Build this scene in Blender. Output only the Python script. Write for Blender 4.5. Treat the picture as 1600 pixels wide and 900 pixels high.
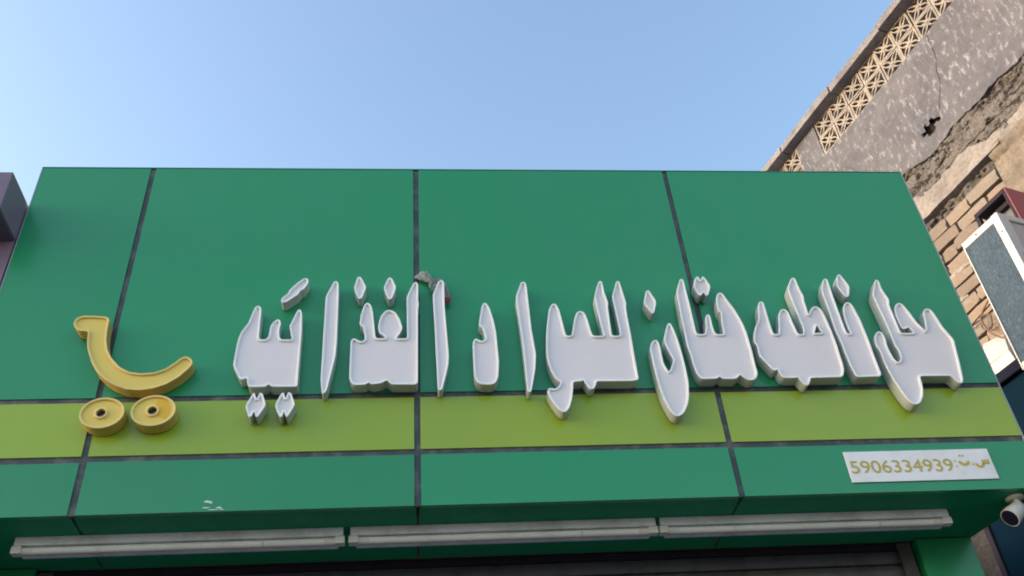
import bpy, bmesh, math, random
from mathutils import Vector, Matrix, noise
from mathutils.geometry import tessellate_polygon

for o in list(bpy.data.objects):
    bpy.data.objects.remove(o, do_unlink=True)
scene = bpy.context.scene
COL = scene.collection
R = math.radians

# ---------------------------------------------------------------- camera
cam_data = bpy.data.cameras.new('camera')
cam_data.lens = 33.75; cam_data.sensor_width = 36.0
cam_data.clip_start = 0.05; cam_data.clip_end = 6000
cam = bpy.data.objects.new('camera', cam_data)
COL.objects.link(cam)
CR, CU, CF, CC = ((0.995064, -0.072379, -0.067883), (0.006485, -0.635197, 0.772323), (0.099019, 0.768951, 0.631593), (-1.3e-05, -3.224627, 1.6))
cam.matrix_world = Matrix(((CR[0], CU[0], -CF[0], CC[0]), (CR[1], CU[1], -CF[1], CC[1]),
                           (CR[2], CU[2], -CF[2], CC[2]), (0, 0, 0, 1)))
scene.camera = cam

# ---------------------------------------------------------------- light
SUN_EL, SUN_AZ = 10.0, 276.0          # degrees; azimuth clockwise from +Y
world = bpy.data.worlds.new('World'); scene.world = world
world.use_nodes = True
wn = world.node_tree.nodes; wl = world.node_tree.links
bg = wn['Background']
sky = wn.new('ShaderNodeTexSky'); sky.sky_type = 'NISHITA'; sky.sun_disc = False
sky.sun_elevation = R(SUN_EL); sky.sun_rotation = R(SUN_AZ)
sky.altitude = 0; sky.air_density = 1.0; sky.dust_density = 2.4; sky.ozone_density = 1.35
wl.new(sky.outputs['Color'], bg.inputs['Color'])
bg.inputs['Strength'].default_value = 0.15
sl = bpy.data.lights.new('sun', 'SUN'); sl.energy = 0.15; sl.angle = R(20); sl.color = (1.0, 0.97, 0.94)
so = bpy.data.objects.new('sun', sl); COL.objects.link(so)
S = Vector((math.sin(R(SUN_AZ)) * math.cos(R(SUN_EL)), math.cos(R(SUN_AZ)) * math.cos(R(SUN_EL)), math.sin(R(SUN_EL))))
so.rotation_euler = (-S).to_track_quat('-Z', 'Y').to_euler(); so.location = (-6, 3, 9)
scene.view_settings.view_transform = 'Standard'; scene.view_settings.look = 'None'
scene.view_settings.exposure = 2.02; scene.view_settings.gamma = 1.0
scene.view_settings.use_curve_mapping = False
scene.render.engine = 'CYCLES'
scene.cycles.filter_width = 1.9

# ---------------------------------------------------------------- materials
def lin(r, g, b):
    f = lambda c: (c / 255 / 12.92) if c / 255 <= 0.04045 else ((c / 255 + 0.055) / 1.055) ** 2.4
    return (f(r), f(g), f(b), 1)

class NT:
    def __init__(s, name, rough=0.5, spec=0.5, metal=0.0):
        s.m = bpy.data.materials.new(name); s.m.use_nodes = True
        s.n = s.m.node_tree.nodes; s.l = s.m.node_tree.links
        s.b = s.n['Principled BSDF']
        s.b.inputs['Roughness'].default_value = rough
        s.b.inputs['Specular IOR Level'].default_value = spec
        s.b.inputs['Metallic'].default_value = metal
        s.tc = s.n.new('ShaderNodeTexCoord')
    def vec(s, scale=(1, 1, 1), rot=(0, 0, 0), src='Object'):
        mp = s.n.new('ShaderNodeMapping'); mp.inputs['Scale'].default_value = scale; mp.inputs['Rotation'].default_value = rot
        s.l.new(s.tc.outputs[src], mp.inputs['Vector']); return mp.outputs['Vector']
    def noise(s, vec, scale, detail=6, rough=0.6, dist=0.0):
        t = s.n.new('ShaderNodeTexNoise'); t.inputs['Scale'].default_value = scale
        t.inputs['Detail'].default_value = detail; t.inputs['Roughness'].default_value = rough; t.inputs['Distortion'].default_value = dist
        s.l.new(vec, t.inputs['Vector']); return t.outputs['Fac']
    def ramp(s, fac, stops):
        r = s.n.new('ShaderNodeValToRGB'); e = r.color_ramp.elements
        while len(e) < len(stops): e.new(0.5)
        for i, (p, c) in enumerate(stops):
            e[i].position = p; e[i].color = c if len(c) == 4 else (*c, 1)
        s.l.new(fac, r.inputs['Fac']); return r.outputs['Color']
    def mix(s, fac, a, b, mode='MIX'):
        m = s.n.new('ShaderNodeMix'); m.data_type = 'RGBA'; m.blend_type = mode
        for k, v in (('Factor', fac),):
            if isinstance(v, (int, float)): m.inputs[0].default_value = v
            else: s.l.new(v, m.inputs[0])
        for idx, v in ((6, a), (7, b)):
            if isinstance(v, tuple): m.inputs[idx].default_value = v
            else: s.l.new(v, m.inputs[idx])
        return m.outputs[2]
    def color(s, c):
        if isinstance(c, tuple): s.b.inputs['Base Color'].default_value = c
        else: s.l.new(c, s.b.inputs['Base Color'])
    def rough(s, fac, lo, hi):
        m = s.n.new('ShaderNodeMapRange'); m.inputs['To Min'].default_value = lo; m.inputs['To Max'].default_value = hi
        s.l.new(fac, m.inputs['Value']); s.l.new(m.outputs[0], s.b.inputs['Roughness'])
    def bump(s, h, strength=0.3, dist=0.01):
        b = s.n.new('ShaderNodeBump'); b.inputs['Strength'].default_value = strength; b.inputs['Distance'].default_value = dist
        s.l.new(h, b.inputs['Height']); s.l.new(b.outputs['Normal'], s.b.inputs['Normal'])
    def obj_rand(s):
        o = s.n.new('ShaderNodeObjectInfo'); return o.outputs['Random']

W1, W0 = (1, 1, 1, 1), (0, 0, 0, 1)

def m_acp(name, base, rough=0.3):
    t = NT(name, rough, 0.4)
    t.b.inputs['Coat Weight'].default_value = 0.35; t.b.inputs['Coat Roughness'].default_value = 0.18
    v = t.vec()
    big = t.noise(v, 1.3, 3, 0.5)
    streak = t.noise(t.vec((14, 1, 0.6)), 1.0, 5, 0.6)
    fine = t.noise(v, 60, 4, 0.7)
    tone = t.mix(t.obj_rand(), tuple(x * 0.9 for x in base[:3]) + (1,), tuple(x * 1.07 for x in base[:3]) + (1,))
    c = t.mix(t.ramp(big, [(0.3, W0), (0.75, (0.16, 0.16, 0.16, 1))]), tone, (0.1, 0.22, 0.16, 1))
    c = t.mix(t.ramp(streak, [(0.55, W0), (0.85, (0.1, 0.1, 0.1, 1))]), c, (0.16, 0.22, 0.17, 1))
    c = t.mix(t.ramp(fine, [(0.68, W0), (0.8, (0.12, 0.12, 0.12, 1))]), c, (0.25, 0.26, 0.24, 1))
    t.color(c); t.rough(t.noise(v, 5, 5, 0.65), rough - 0.08, rough + 0.14)
    t.bump(t.noise(v, 1.7, 2, 0.5), 0.22, 0.03)
    return t.m

def m_dirty(name, base, dirt, rough=0.5, scale=6, amount=0.5, bump=0.0, lo=0.45, hi=0.75, spec=0.5):
    t = NT(name, rough, spec); v = t.vec()
    n = t.noise(v, scale, 8, 0.65)
    c = t.mix(t.ramp(n, [(lo, W0), (hi, (amount, amount, amount, 1))]), base, dirt)
    t.color(c); t.rough(t.noise(v, scale * 2, 4), max(0.05, rough - 0.1), min(1, rough + 0.15))
    if bump: t.bump(t.noise(v, scale * 8, 6, 0.7), bump, 0.01)
    return t.m

M = {}
M['green'] = m_acp('green_panel', (0.012, 0.28, 0.106, 1))
M['lime'] = m_acp('lime_panel', (0.345, 0.475, 0.018, 1))
M['green_edge'] = m_dirty('green_edge', (0.03, 0.2, 0.11, 1), (0.1, 0.15, 0.12, 1), 0.45)
M['green_soffit'] = m_dirty('green_soffit', (0.01, 0.26, 0.13, 1), (0.012, 0.2, 0.1, 1), 0.6, 4, 0.6, 0, 0.45, 0.75, 0.25)
M['edge_light'] = m_dirty('bare_edge', (0.34, 0.4, 0.4, 1), (0.2, 0.24, 0.22, 1), 0.5, 12)
M['sealant'] = m_dirty('sealant', (0.055, 0.06, 0.072, 1), (0.22, 0.205, 0.19, 1), 0.6, 11, 0.75, 0.3, 0.48, 0.7)

def m_letter(name, base, dirt, rough, amount):
    t = NT(name, rough, 0.45); v = t.vec()
    n = t.noise(v, 3.0, 6, 0.6); n2 = t.noise(v, 40, 6, 0.75, 0.6); st = t.noise(t.vec((30, 30, 2.5)), 1.0, 4, 0.6)
    c = t.mix(t.ramp(n, [(0.4, W0), (0.75, (amount, amount, amount, 1))]), base, dirt)
    c = t.mix(t.ramp(st, [(0.6, W0), (0.85, (0.25, 0.25, 0.25, 1))]), c, dirt)
    c = t.mix(t.ramp(n2, [(0.7, W0), (0.78, (0.45, 0.45, 0.45, 1))]), c, (0.2, 0.18, 0.17, 1))
    t.color(c); t.rough(n2, rough - 0.08, rough + 0.2)
    return t.m
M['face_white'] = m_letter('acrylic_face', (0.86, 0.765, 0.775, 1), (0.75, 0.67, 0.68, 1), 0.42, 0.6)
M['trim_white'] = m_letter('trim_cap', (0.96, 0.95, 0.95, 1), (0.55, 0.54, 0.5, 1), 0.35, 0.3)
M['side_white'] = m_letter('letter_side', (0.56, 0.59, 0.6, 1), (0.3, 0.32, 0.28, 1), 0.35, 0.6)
M['face_yellow'] = m_letter('yellow_face', (0.86, 0.62, 0.12, 1), (0.78, 0.57, 0.16, 1), 0.42, 0.7)
M['trim_yellow'] = m_letter('yellow_trim', (0.9, 0.66, 0.24, 1), (0.5, 0.36, 0.12, 1), 0.4, 0.4)
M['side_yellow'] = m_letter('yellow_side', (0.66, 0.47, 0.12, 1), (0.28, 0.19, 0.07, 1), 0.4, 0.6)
M['deep_yellow'] = m_letter('yellow_sector', (0.85, 0.48, 0.02, 1), (0.75, 0.44, 0.04, 1), 0.42, 0.4)
M['black'] = m_dirty('black_plastic', (0.012, 0.013, 0.018, 1), (0.03, 0.03, 0.03, 1), 0.35)
M['plaque'] = m_dirty('plaque_vinyl', (0.9, 0.86, 0.87, 1), (0.55, 0.52, 0.52, 1), 0.4, 5, 0.5)
M['gold'] = m_dirty('gold_vinyl', (0.56, 0.42, 0.035, 1), (0.56, 0.45, 0.1, 1), 0.4, 12, 0.3)
M['batten'] = m_dirty('batten_white', (0.66, 0.71, 0.8, 1), (0.32, 0.33, 0.34, 1), 0.45, 8, 0.7)
M['tube'] = m_dirty('tube_glass', (0.78, 0.77, 0.76, 1), (0.42, 0.41, 0.39, 1), 0.25, 9, 0.4)
M['cap'] = m_dirty('lamp_holder', (0.68, 0.66, 0.64, 1), (0.4, 0.38, 0.35, 1), 0.4, 20, 0.5)
M['shutter'] = m_dirty('shutter_steel', (0.125, 0.13, 0.145, 1), (0.06, 0.06, 0.065, 1), 0.45, 10, 0.8)
M['rail'] = m_dirty('rail_steel', (0.1, 0.095, 0.095, 1), (0.05, 0.042, 0.038, 1), 0.65, 14, 0.8, 0, 0.45, 0.75, 0.2)
M['mauve'] = m_dirty('mauve_cladding', (0.22, 0.145, 0.2, 1), (0.17, 0.11, 0.155, 1), 0.35, 3, 0.6)
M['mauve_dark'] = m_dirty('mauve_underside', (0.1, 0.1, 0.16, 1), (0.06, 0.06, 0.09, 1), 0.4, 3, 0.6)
M['scrape'] = m_dirty('bare_scrape', (0.75, 0.78, 0.76, 1), (0.5, 0.6, 0.55, 1), 0.5, 40)
M['cctv'] = m_dirty('camera_white', (0.7, 0.66, 0.62, 1), (0.5, 0.42, 0.34, 1), 0.35, 25, 0.5)
M['lens'] = m_dirty('camera_glass', (0.006, 0.008, 0.02, 1), (0.01, 0.01, 0.02, 1), 0.12)
M['render_bldg'] = m_dirty('shop_render', (0.3, 0.28, 0.25, 1), (0.2, 0.18, 0.16, 1), 0.8, 3, 0.6, 0.3)
M['ground'] = m_dirty('street_asphalt', (0.17, 0.145, 0.125, 1), (0.1, 0.09, 0.078, 1), 0.85, 0.6, 0.9, 0.3)
M['red'] = m_dirty('red_sign', (0.32, 0.06, 0.1, 1), (0.3, 0.12, 0.14, 1), 0.4, 4, 0.6)
M['frame_dark'] = m_dirty('dark_frame', (0.03, 0.025, 0.04, 1), (0.05, 0.042, 0.05, 1), 0.7, 9, 0.5, 0, 0.45, 0.75, 0.08)
M['grey_sheet'] = m_dirty('grey_sheet', (0.09, 0.1, 0.105, 1), (0.13, 0.13, 0.13, 1), 0.5, 7)
M['ac_white'] = m_dirty('ac_white', (0.56, 0.575, 0.59, 1), (0.45, 0.43, 0.4, 1), 0.35, 9, 0.45, 0, 0.5, 0.8)
M['ac_panel'] = m_dirty('ac_panel', (0.5, 0.47, 0.48, 1), (0.38, 0.35, 0.34, 1), 0.45, 7, 0.5)
M['ac_recess'] = m_dirty('ac_recess', (0.1, 0.115, 0.13, 1), (0.16, 0.16, 0.17, 1), 0.5, 8)
M['teal'] = m_dirty('teal_metal', (0.005, 0.018, 0.034, 1), (0.009, 0.024, 0.04, 1), 0.9, 3, 0.5, 0, 0.45, 0.75, 0.0)  # base darkened: the alley's shade is put into the colour
M['navy'] = m_dirty('navy_metal', (0.01, 0.013, 0.028, 1), (0.02, 0.022, 0.035, 1), 0.8, 6, 0.5, 0, 0.45, 0.75, 0.05)
M['whitebox'] = m_dirty('white_sheet', (0.46, 0.48, 0.52, 1), (0.3, 0.28, 0.27, 1), 0.4, 9, 0.6)
M['cable'] = m_dirty('brown_cable', (0.16, 0.09, 0.06, 1), (0.1, 0.07, 0.05, 1), 0.5, 20)
M['blackcable'] = m_dirty('black_cable', (0.02, 0.018, 0.018, 1), (0.05, 0.04, 0.04, 1), 0.5, 20)
M['rag'] = m_dirty('grey_rag', (0.42, 0.45, 0.43, 1), (0.22, 0.24, 0.23, 1), 0.9, 30, 0.8, 0.6)
M['ragred'] = m_dirty('red_rag', (0.38, 0.06, 0.05, 1), (0.2, 0.05, 0.04, 1), 0.9, 30)

# coil fins: fine blue-grey mottling
t = NT('coil_fins', 0.85, 0.0, 0.0); v = t.vec((1, 1, 0.5))
n = t.noise(v, 85, 6, 0.7, 1.0); n2 = t.noise(v, 9, 4, 0.6)
c = t.ramp(n, [(0.3, (0.035, 0.055, 0.085, 1)), (0.5, (0.062, 0.094, 0.138, 1)), (0.7, (0.12, 0.16, 0.215, 1))])
t.color(t.mix(t.ramp(n2, [(0.4, W0), (0.8, (0.4, 0.4, 0.4, 1))]), c, (0.1, 0.14, 0.17, 1))); t.bump(n, 0.5, 0.004); M['coil'] = t.m

# old grey plaster with pale flecks
t = NT('grey_plaster', 0.9, 0.2); v = t.vec()
big = t.noise(v, 1.6, 6, 0.6); mid = t.noise(v, 7, 8, 0.65); fl = t.noise(t.vec((1.9, 1, 0.8), (0, R(50), 0)), 15, 8, 0.7, 0.25); cl = t.noise(v, 3.2, 4, 0.6); fi = t.noise(v, 90, 5, 0.75)
c = t.ramp(big, [(0.3, (0.107, 0.1098, 0.1368, 1)), (0.55, (0.1535, 0.1519, 0.1801, 1)), (0.75, (0.186, 0.1764, 0.1995, 1))])
c = t.mix(t.ramp(mid, [(0.35, (0.5, 0.5, 0.5, 1)), (0.6, W0)]), c, (0.07905, 0.08428, 0.1083, 1))
flm = t.mix(1.0, t.ramp(fl, [(0.53, W0), (0.63, (0.85, 0.85, 0.85, 1))]), t.ramp(cl, [(0.35, (0.35, 0.35, 0.35, 1)), (0.55, W1)]), 'MULTIPLY')
c = t.mix(flm, c, (0.3348, 0.3479, 0.4218, 1))
big2 = t.noise(v, 0.9, 5, 0.7, 0.8)
c = t.mix(t.ramp(big2, [(0.5, W0), (0.7, (0.6, 0.6, 0.6, 1))]), c, (0.08835, 0.0931, 0.1197, 1))
c = t.mix(t.ramp(fi, [(0.3, (0.5, 0.5, 0.5, 1)), (0.5, W0)]), c, (0.1116, 0.1078, 0.1197, 1))
t.color(c); t.bump(t.mix(0.5, mid, fi), 0.6, 0.012); M['plaster'] = t.m

def m_earth(name, stops, scale, bump=0.7):
    t = NT(name, 0.92, 0.15); v = t.vec()
    n = t.noise(v, scale, 10, 0.68, 0.4); f = t.noise(v, scale * 9, 6, 0.75)
    c = t.ramp(n, stops)
    c = t.mix(t.ramp(f, [(0.3, (0.6, 0.6, 0.6, 1)), (0.55, W0)]), c, tuple(x * 0.5 for x in stops[0][1][:3]) + (1,))
    t.color(c); t.bump(t.mix(0.4, n, f), bump, 0.015); return t.m
M['rubble'] = m_earth('rubble', [(0.28, (0.0624, 0.0594, 0.0654, 1)), (0.45, (0.144, 0.1337, 0.1384, 1)), (0.7, (0.24, 0.2228, 0.2235, 1))], 7, 0.8)
M['pale'] = m_earth('pale_render', [(0.3, (0.192, 0.1732, 0.1744, 1)), (0.52, (0.2976, 0.2722, 0.2725, 1)), (0.75, (0.3648, 0.3415, 0.3488, 1))], 4, 0.4)
M['tan'] = m_earth('tan_render', [(0.3, (0.144, 0.1208, 0.109, 1)), (0.5, (0.2352, 0.198, 0.1744, 1)), (0.72, (0.288, 0.2525, 0.2235, 1))], 4, 0.6)
M['brown'] = m_earth('brown_render', [(0.3, (0.0288, 0.02673, 0.02725, 1)), (0.5, (0.0624, 0.05544, 0.0545, 1)), (0.72, (0.1152, 0.104, 0.1036, 1))], 5, 0.8)  # tones lowered so the colour carries the shadow of the alley
M['core'] = m_earth('mortar_core', [(0.3, (0.0864, 0.07722, 0.07848, 1)), (0.5, (0.1728, 0.1535, 0.1526, 1)), (0.75, (0.3072, 0.292, 0.2998, 1))], 6, 0.8)
M['coping'] = m_earth('coping_concrete', [(0.3, (0.1536, 0.1485, 0.169, 1)), (0.5, (0.24, 0.2326, 0.2616, 1)), (0.72, (0.3264, 0.3168, 0.3488, 1))], 5, 0.5)
M['crack'] = m_dirty('crack_dark', (0.035, 0.03, 0.028, 1), (0.08, 0.07, 0.06, 1), 0.95, 30)
t = NT('breeze_cement', 0.85, 0.2); v = t.vec(); n = t.noise(v, 14, 8, 0.65)
c = t.mix(t.obj_rand(), (0.3936, 0.345, 0.319, 1), (0.2976, 0.27, 0.264, 1))
t.color(t.mix(t.ramp(n, [(0.42, W0), (0.68, (0.8, 0.8, 0.8, 1))]), c, (0.192, 0.175, 0.1705, 1))); t.bump(n, 0.4, 0.005); M['breeze'] = t.m
t = NT('clay_brick', 0.92, 0.15); v = t.vec(); n = t.noise(v, 18, 8, 0.7); n2 = t.noise(v, 5, 4, 0.6)
r = t.obj_rand()
c = t.ramp(r, [(0.0, (0.2256, 0.185, 0.165, 1)), (0.4, (0.2736, 0.225, 0.198, 1)), (0.75, (0.3072, 0.24, 0.198, 1)), (1.0, (0.2592, 0.235, 0.22, 1))])
c = t.mix(t.ramp(n, [(0.45, W0), (0.68, (0.6, 0.6, 0.6, 1))]), c, (0.144, 0.12, 0.1078, 1))
c = t.mix(t.ramp(n2, [(0.55, W0), (0.75, (0.5, 0.5, 0.5, 1))]), c, (0.3456, 0.325, 0.319, 1))
t.color(c); t.bump(n, 0.6, 0.008); M['brick'] = t.m
M['mortar'] = m_earth('white_mortar', [(0.3, (0.22, 0.2, 0.19, 1)), (0.5, (0.34, 0.32, 0.31, 1)), (0.75, (0.44, 0.425, 0.41, 1))], 8, 0.7)

# ---------------------------------------------------------------- mesh helpers
def link(name, me, mat, parent=None, loc=None, rot=None):
    o = bpy.data.objects.new(name, me); COL.objects.link(o)
    if mat is not None and not me.materials: me.materials.append(M[mat])
    if parent: o.parent = parent
    if loc: o.location = loc
    if rot: o.rotation_euler = rot
    return o
def mesh(name, verts, faces, smooth=None):
    me = bpy.data.meshes.new(name); me.from_pydata([tuple(v) for v in verts], [], faces); me.update()
    bm = bmesh.new(); bm.from_mesh(me); bmesh.ops.recalc_face_normals(bm, faces=bm.faces); bm.to_mesh(me); bm.free()
    if smooth is not None:
        for p in me.polygons: p.use_smooth = True
        me.set_sharp_from_angle(angle=R(smooth))
    return me
def box_me(x0, x1, y0, y1, z0, z1, bev=0.0, seg=1, name='box'):
    bm = bmesh.new()
    bmesh.ops.create_cube(bm, size=1)
    for v in bm.verts:
        v.co = Vector(((x0 + x1) / 2 + v.co.x * (x1 - x0), (y0 + y1) / 2 + v.co.y * (y1 - y0), (z0 + z1) / 2 + v.co.z * (z1 - z0)))
    if bev: bmesh.ops.bevel(bm, geom=bm.edges[:], offset=bev, segments=seg, affect='EDGES', profile=0.7)
    me = bpy.data.meshes.new(name); bm.to_mesh(me); bm.free(); return me
def box(name, x0, x1, y0, y1, z0, z1, mat, parent=None, bev=0.0, seg=1):
    return link(name, box_me(x0, x1, y0, y1, z0, z1, bev, seg, name), mat, parent)
def tube_me(pts, rad, n=8, name='tube', cap=True):
    verts, faces = [], []; pts = [Vector(p) for p in pts]; prev = None
    rads = rad if isinstance(rad, (list, tuple)) else [rad] * len(pts)
    for i, p in enumerate(pts):
        tn = (pts[min(i + 1, len(pts) - 1)] - pts[max(i - 1, 0)]).normalized()
        if prev is None:
            a = tn.orthogonal().normalized()
        else:
            a = (prev - tn * prev.dot(tn)).normalized()
        prev = a; b = tn.cross(a)
        for k in range(n):
            an = 2 * math.pi * k / n; verts.append(p + (a * math.cos(an) + b * math.sin(an)) * rads[i])
    for i in range(len(pts) - 1):
        for k in range(n):
            faces.append((i * n + k, i * n + (k + 1) % n, (i + 1) * n + (k + 1) % n, (i + 1) * n + k))
    if cap:
        faces.append(tuple(range(n))); faces.append(tuple((len(pts) - 1) * n + k for k in range(n)))
    return mesh(name, verts, faces, 50)
def empty(name, loc=(0, 0, 0), rz=0.0):
    o = bpy.data.objects.new(name, None); o.empty_display_size = 0.1
    COL.objects.link(o); o.location = loc; o.rotation_euler = (0, 0, rz); return o
def tag(o, label, cat, group=None):
    o['label'] = label; o['category'] = cat
    if group: o['group'] = group
    return o

# ---------------------------------------------------------------- ground
g = link('ground', mesh('ground', [(-1500, -1500, 0), (1500, -1500, 0), (1500, 1500, 0), (-1500, 1500, 0)], [(0, 1, 2, 3)]), 'ground')
g['kind'] = 'structure'

# ---------------------------------------------------------------- shop front
ZT, Z1, Z2, ZB = 4.986, 3.703, 3.446, 3.2235      # sign top, two joints, bottom
XL, XR = -1.717, 2.44
YB = 0.46                                          # shop face behind the overhang
shop = tag(empty('shop_building', (0.36, 0.23, 0)), 'shop front with tall green fascia, lime band and dark joints', 'shop')
SX, SY = 0.36, 0.23
def S_(o): o.matrix_parent_inverse = Matrix.Translation((-SX, -SY, 0)); return o
JX = [XL, -1.22, 0.0, 1.22, XR]; JZ = [ZB, Z2, Z1, ZT]
gap = 0.0125
rnd = random.Random(4)
for ci in range(4):
    for ri in range(3):
        x0 = JX[ci] + (gap if ci else 0); x1 = JX[ci + 1] - (gap if ci < 3 else 0)
        z0 = JZ[ri] + (gap if ri else 0); z1 = JZ[ri + 1] - (gap if ri < 2 else 0)
        # joints are not quite straight
        j = [rnd.uniform(-0.002, 0.002) for _ in range(4)]
        w = rnd.uniform(-0.0012, 0.0012)
        nx, nz = 8, 5; vs = []; fs = []
        for b in range(nz + 1):
            for a in range(nx + 1):
                u, q = a / nx, b / nz
                vs.append((x0 + (x1 - x0) * u + (j[0] if ci else 0) * (1 - u), 0.004 * 0 + w * math.sin(math.pi * u) * math.sin(math.pi * q), z0 + (z1 - z0) * q + (j[2] * (1 - q) if ri else 0) + (j[3] * q if ri < 2 else 0)))
        for b in range(nz):
            for a in range(nx):
                i = b * (nx + 1) + a; fs.append((i, i + 1, i + nx + 2, i + nx + 1))
        # folded edges going back
        ring = [a for a in range(nx + 1)] + [b * (nx + 1) + nx for b in range(1, nz + 1)] + [nz * (nx + 1) + a for a in range(nx - 1, -1, -1)] + [b * (nx + 1) for b in range(nz - 1, 0, -1)]
        base = len(vs)
        for i in ring: vs.append((vs[i][0], 0.022, vs[i][2]))
        for k in range(len(ring)):
            k2 = (k + 1) % len(ring); fs.append((ring[k], ring[k2], base + k2, base + k))
        me = mesh('fascia_panel', vs, fs, 30)
        S_(link('fascia_panel', me, 'lime' if ri == 1 else 'green', shop))
# sealant strips in the joints, slightly recessed
for x in JX[1:4]:
    for z0, z1 in ((ZB, Z2 - gap), (Z2 + gap, Z1 - gap), (Z1 + gap, ZT)):
        S_(box('joint_strip', x - gap - 0.004, x + gap + 0.004, 0.006, 0.02, z0 + 0.001, z1 - 0.001, 'sealant', shop))
for z in (Z2, Z1):
    S_(box('joint_strip', XL + 0.002, XR - 0.002, 0.0055, 0.0195, z - gap - 0.004, z + gap + 0.004, 'sealant', shop))
S_(box('backing', XL + 0.003, XR - 0.003, 0.023, 0.09, ZB + 0.012, ZT - 0.004, 'frame_dark', shop))
# edge trims and side returns
S_(box('edge_trim', XL - 0.005, XL - 0.001, -0.001, 0.05, ZB, ZT + 0.002, 'edge_light', shop))
S_(box('edge_trim', XL - 0.005, XR + 0.004, -0.0005, 0.1, ZT + 0.003, ZT + 0.008, 'green_edge', shop))
S_(box('edge_trim', XR + 0.001, XR + 0.006, -0.001, 0.05, ZB, ZT + 0.002, 'edge_light', shop))
S_(box('side_return', XR - 0.06, XR - 0.056, 0.1, 0.46, ZB + 0.1, ZT - 0.5, 'render_bldg', shop))
# soffit panels (their right end runs along the slanted plot line)
def soff_x(y): return XR - 0.11 * (y / YB)
for ci in range(4):
    x0 = JX[ci] + (0.005 if ci else 0.0); x1 = JX[ci + 1] - (0.005 if ci < 3 else 0)
    xa = x1 if ci < 3 else soff_x(0.0); xb = x1 if ci < 3 else soff_x(YB)
    z0, z1 = ZB, ZB + 0.01
    vs = [(x0, 0.0235, z0), (xa, 0.0235, z0), (xb, YB, z0), (x0, YB, z0), (x0, 0.0235, z1), (xa, 0.0235, z1), (xb, YB, z1), (x0, YB, z1)]
    S_(link('soffit_panel', mesh('soffit_panel', vs, [(0, 1, 2, 3), (4, 5, 6, 7), (0, 1, 5, 4), (1, 2, 6, 5), (2, 3, 7, 6), (3, 0, 4, 7)]), 'green_soffit', shop))
S_(box('soffit_backing', XL + 0.01, XR - 0.13, 0.095, YB - 0.005, ZB + 0.0045, ZB + 0.0085, 'sealant', shop))
# shop body, pillars, roof slab
SHX0, SHX1 = -1.40, 2.005                          # shutter opening
S_(box('pillar', SHX1 + 0.075, 2.325, 0.425, 0.8, 0.0, ZB - 0.003, 'green', shop, 0.004))
S_(box('pillar', XL, SHX0 - 0.06, 0.425, 0.8, 0.0, ZB - 0.003, 'green', shop, 0.004))
S_(box('wall', XL + 0.01, 2.3, 0.81, 6.5, 0.0, 3.9, 'render_bldg', shop))
S_(box('lintel', XL + 0.01, 2.3, YB + 0.005, 0.805, ZB + 0.012, 3.9, 'render_bldg', shop))
# white scrapes on the lower green row
for x, z, wd, h in ((-0.752, 3.262, 0.03, 0.005), (-0.742, 3.257, 0.018, 0.004), (-0.755, 3.238, 0.028, 0.003), (-0.71, 3.237, 0.022, 0.004), (-0.73, 3.23, 0.04, 0.0018), (-0.7, 3.2305, 0.02, 0.002)):
    n = 9; up = [(x + wd * (i / n - 0.5), z + h * 0.95 * math.sin(math.pi * i / n) * rnd.uniform(0.5, 1.2)) for i in range(n + 1)]
    dn = [(x + wd * (i / n - 0.5), z - h * 0.95 * math.sin(math.pi * i / n) * rnd.uniform(0.4, 1.2) - 0.0003) for i in range(n, -1, -1)]
    vs = [(a, -0.0022, b) for a, b in up + dn]
    S_(link('scrape_mark', mesh('scrape_mark', vs, [tuple(range(len(vs)))]), 'scrape', shop))

# ---------------------------------------------------------------- roller shutter
shut = tag(empty('roller_shutter', (0.3, 0.5, 0)), 'closed dark steel roller shutter below the tube lights', 'shutter')
def P_(o, p): o.matrix_parent_inverse = Matrix.Translation(p.location).inverted(); return o
pitch = 0.062; prof = [(0.012, 0.0), (0.012, 0.003), (-0.006, 0.005), (-0.012, 0.018), (-0.014, 0.030), (-0.012, 0.044), (-0.006, 0.058), (0.012, 0.0605), (0.012, 0.062)]
vs, fs = [], []
for y, z in prof:
    vs += [(SHX0 - 0.02, y, z), (SHX1 + 0.02, y, z)]
for i in range(len(prof) - 1): fs.append((2 * i, 2 * i + 1, 2 * i + 3, 2 * i + 2))
sme = mesh('slat', vs, fs, 30)
nsl = 51
for k in range(nsl):
    o = link('slat', sme, 'shutter', shut); o.location = (-0.3, 0.0, 3.2 - (k + 1) * pitch)
P_(box('header', SHX0 - 0.03, SHX1 + 0.03, 0.474, 0.56, 3.198, ZB - 0.002, 'frame_dark', shut, 0.003), shut)
for x in (SHX0 - 0.03, SHX1 + 0.03):
    P_(box('guide_rail', x - 0.028, x + 0.028, 0.452, 0.47, 0.0, ZB - 0.008, 'rail', shut, 0.003), shut)
    P_(box('guide_rail', x - 0.028, x + 0.028, 0.512, 0.53, 0.0, ZB - 0.008, 'rail', shut, 0.003), shut)

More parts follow.
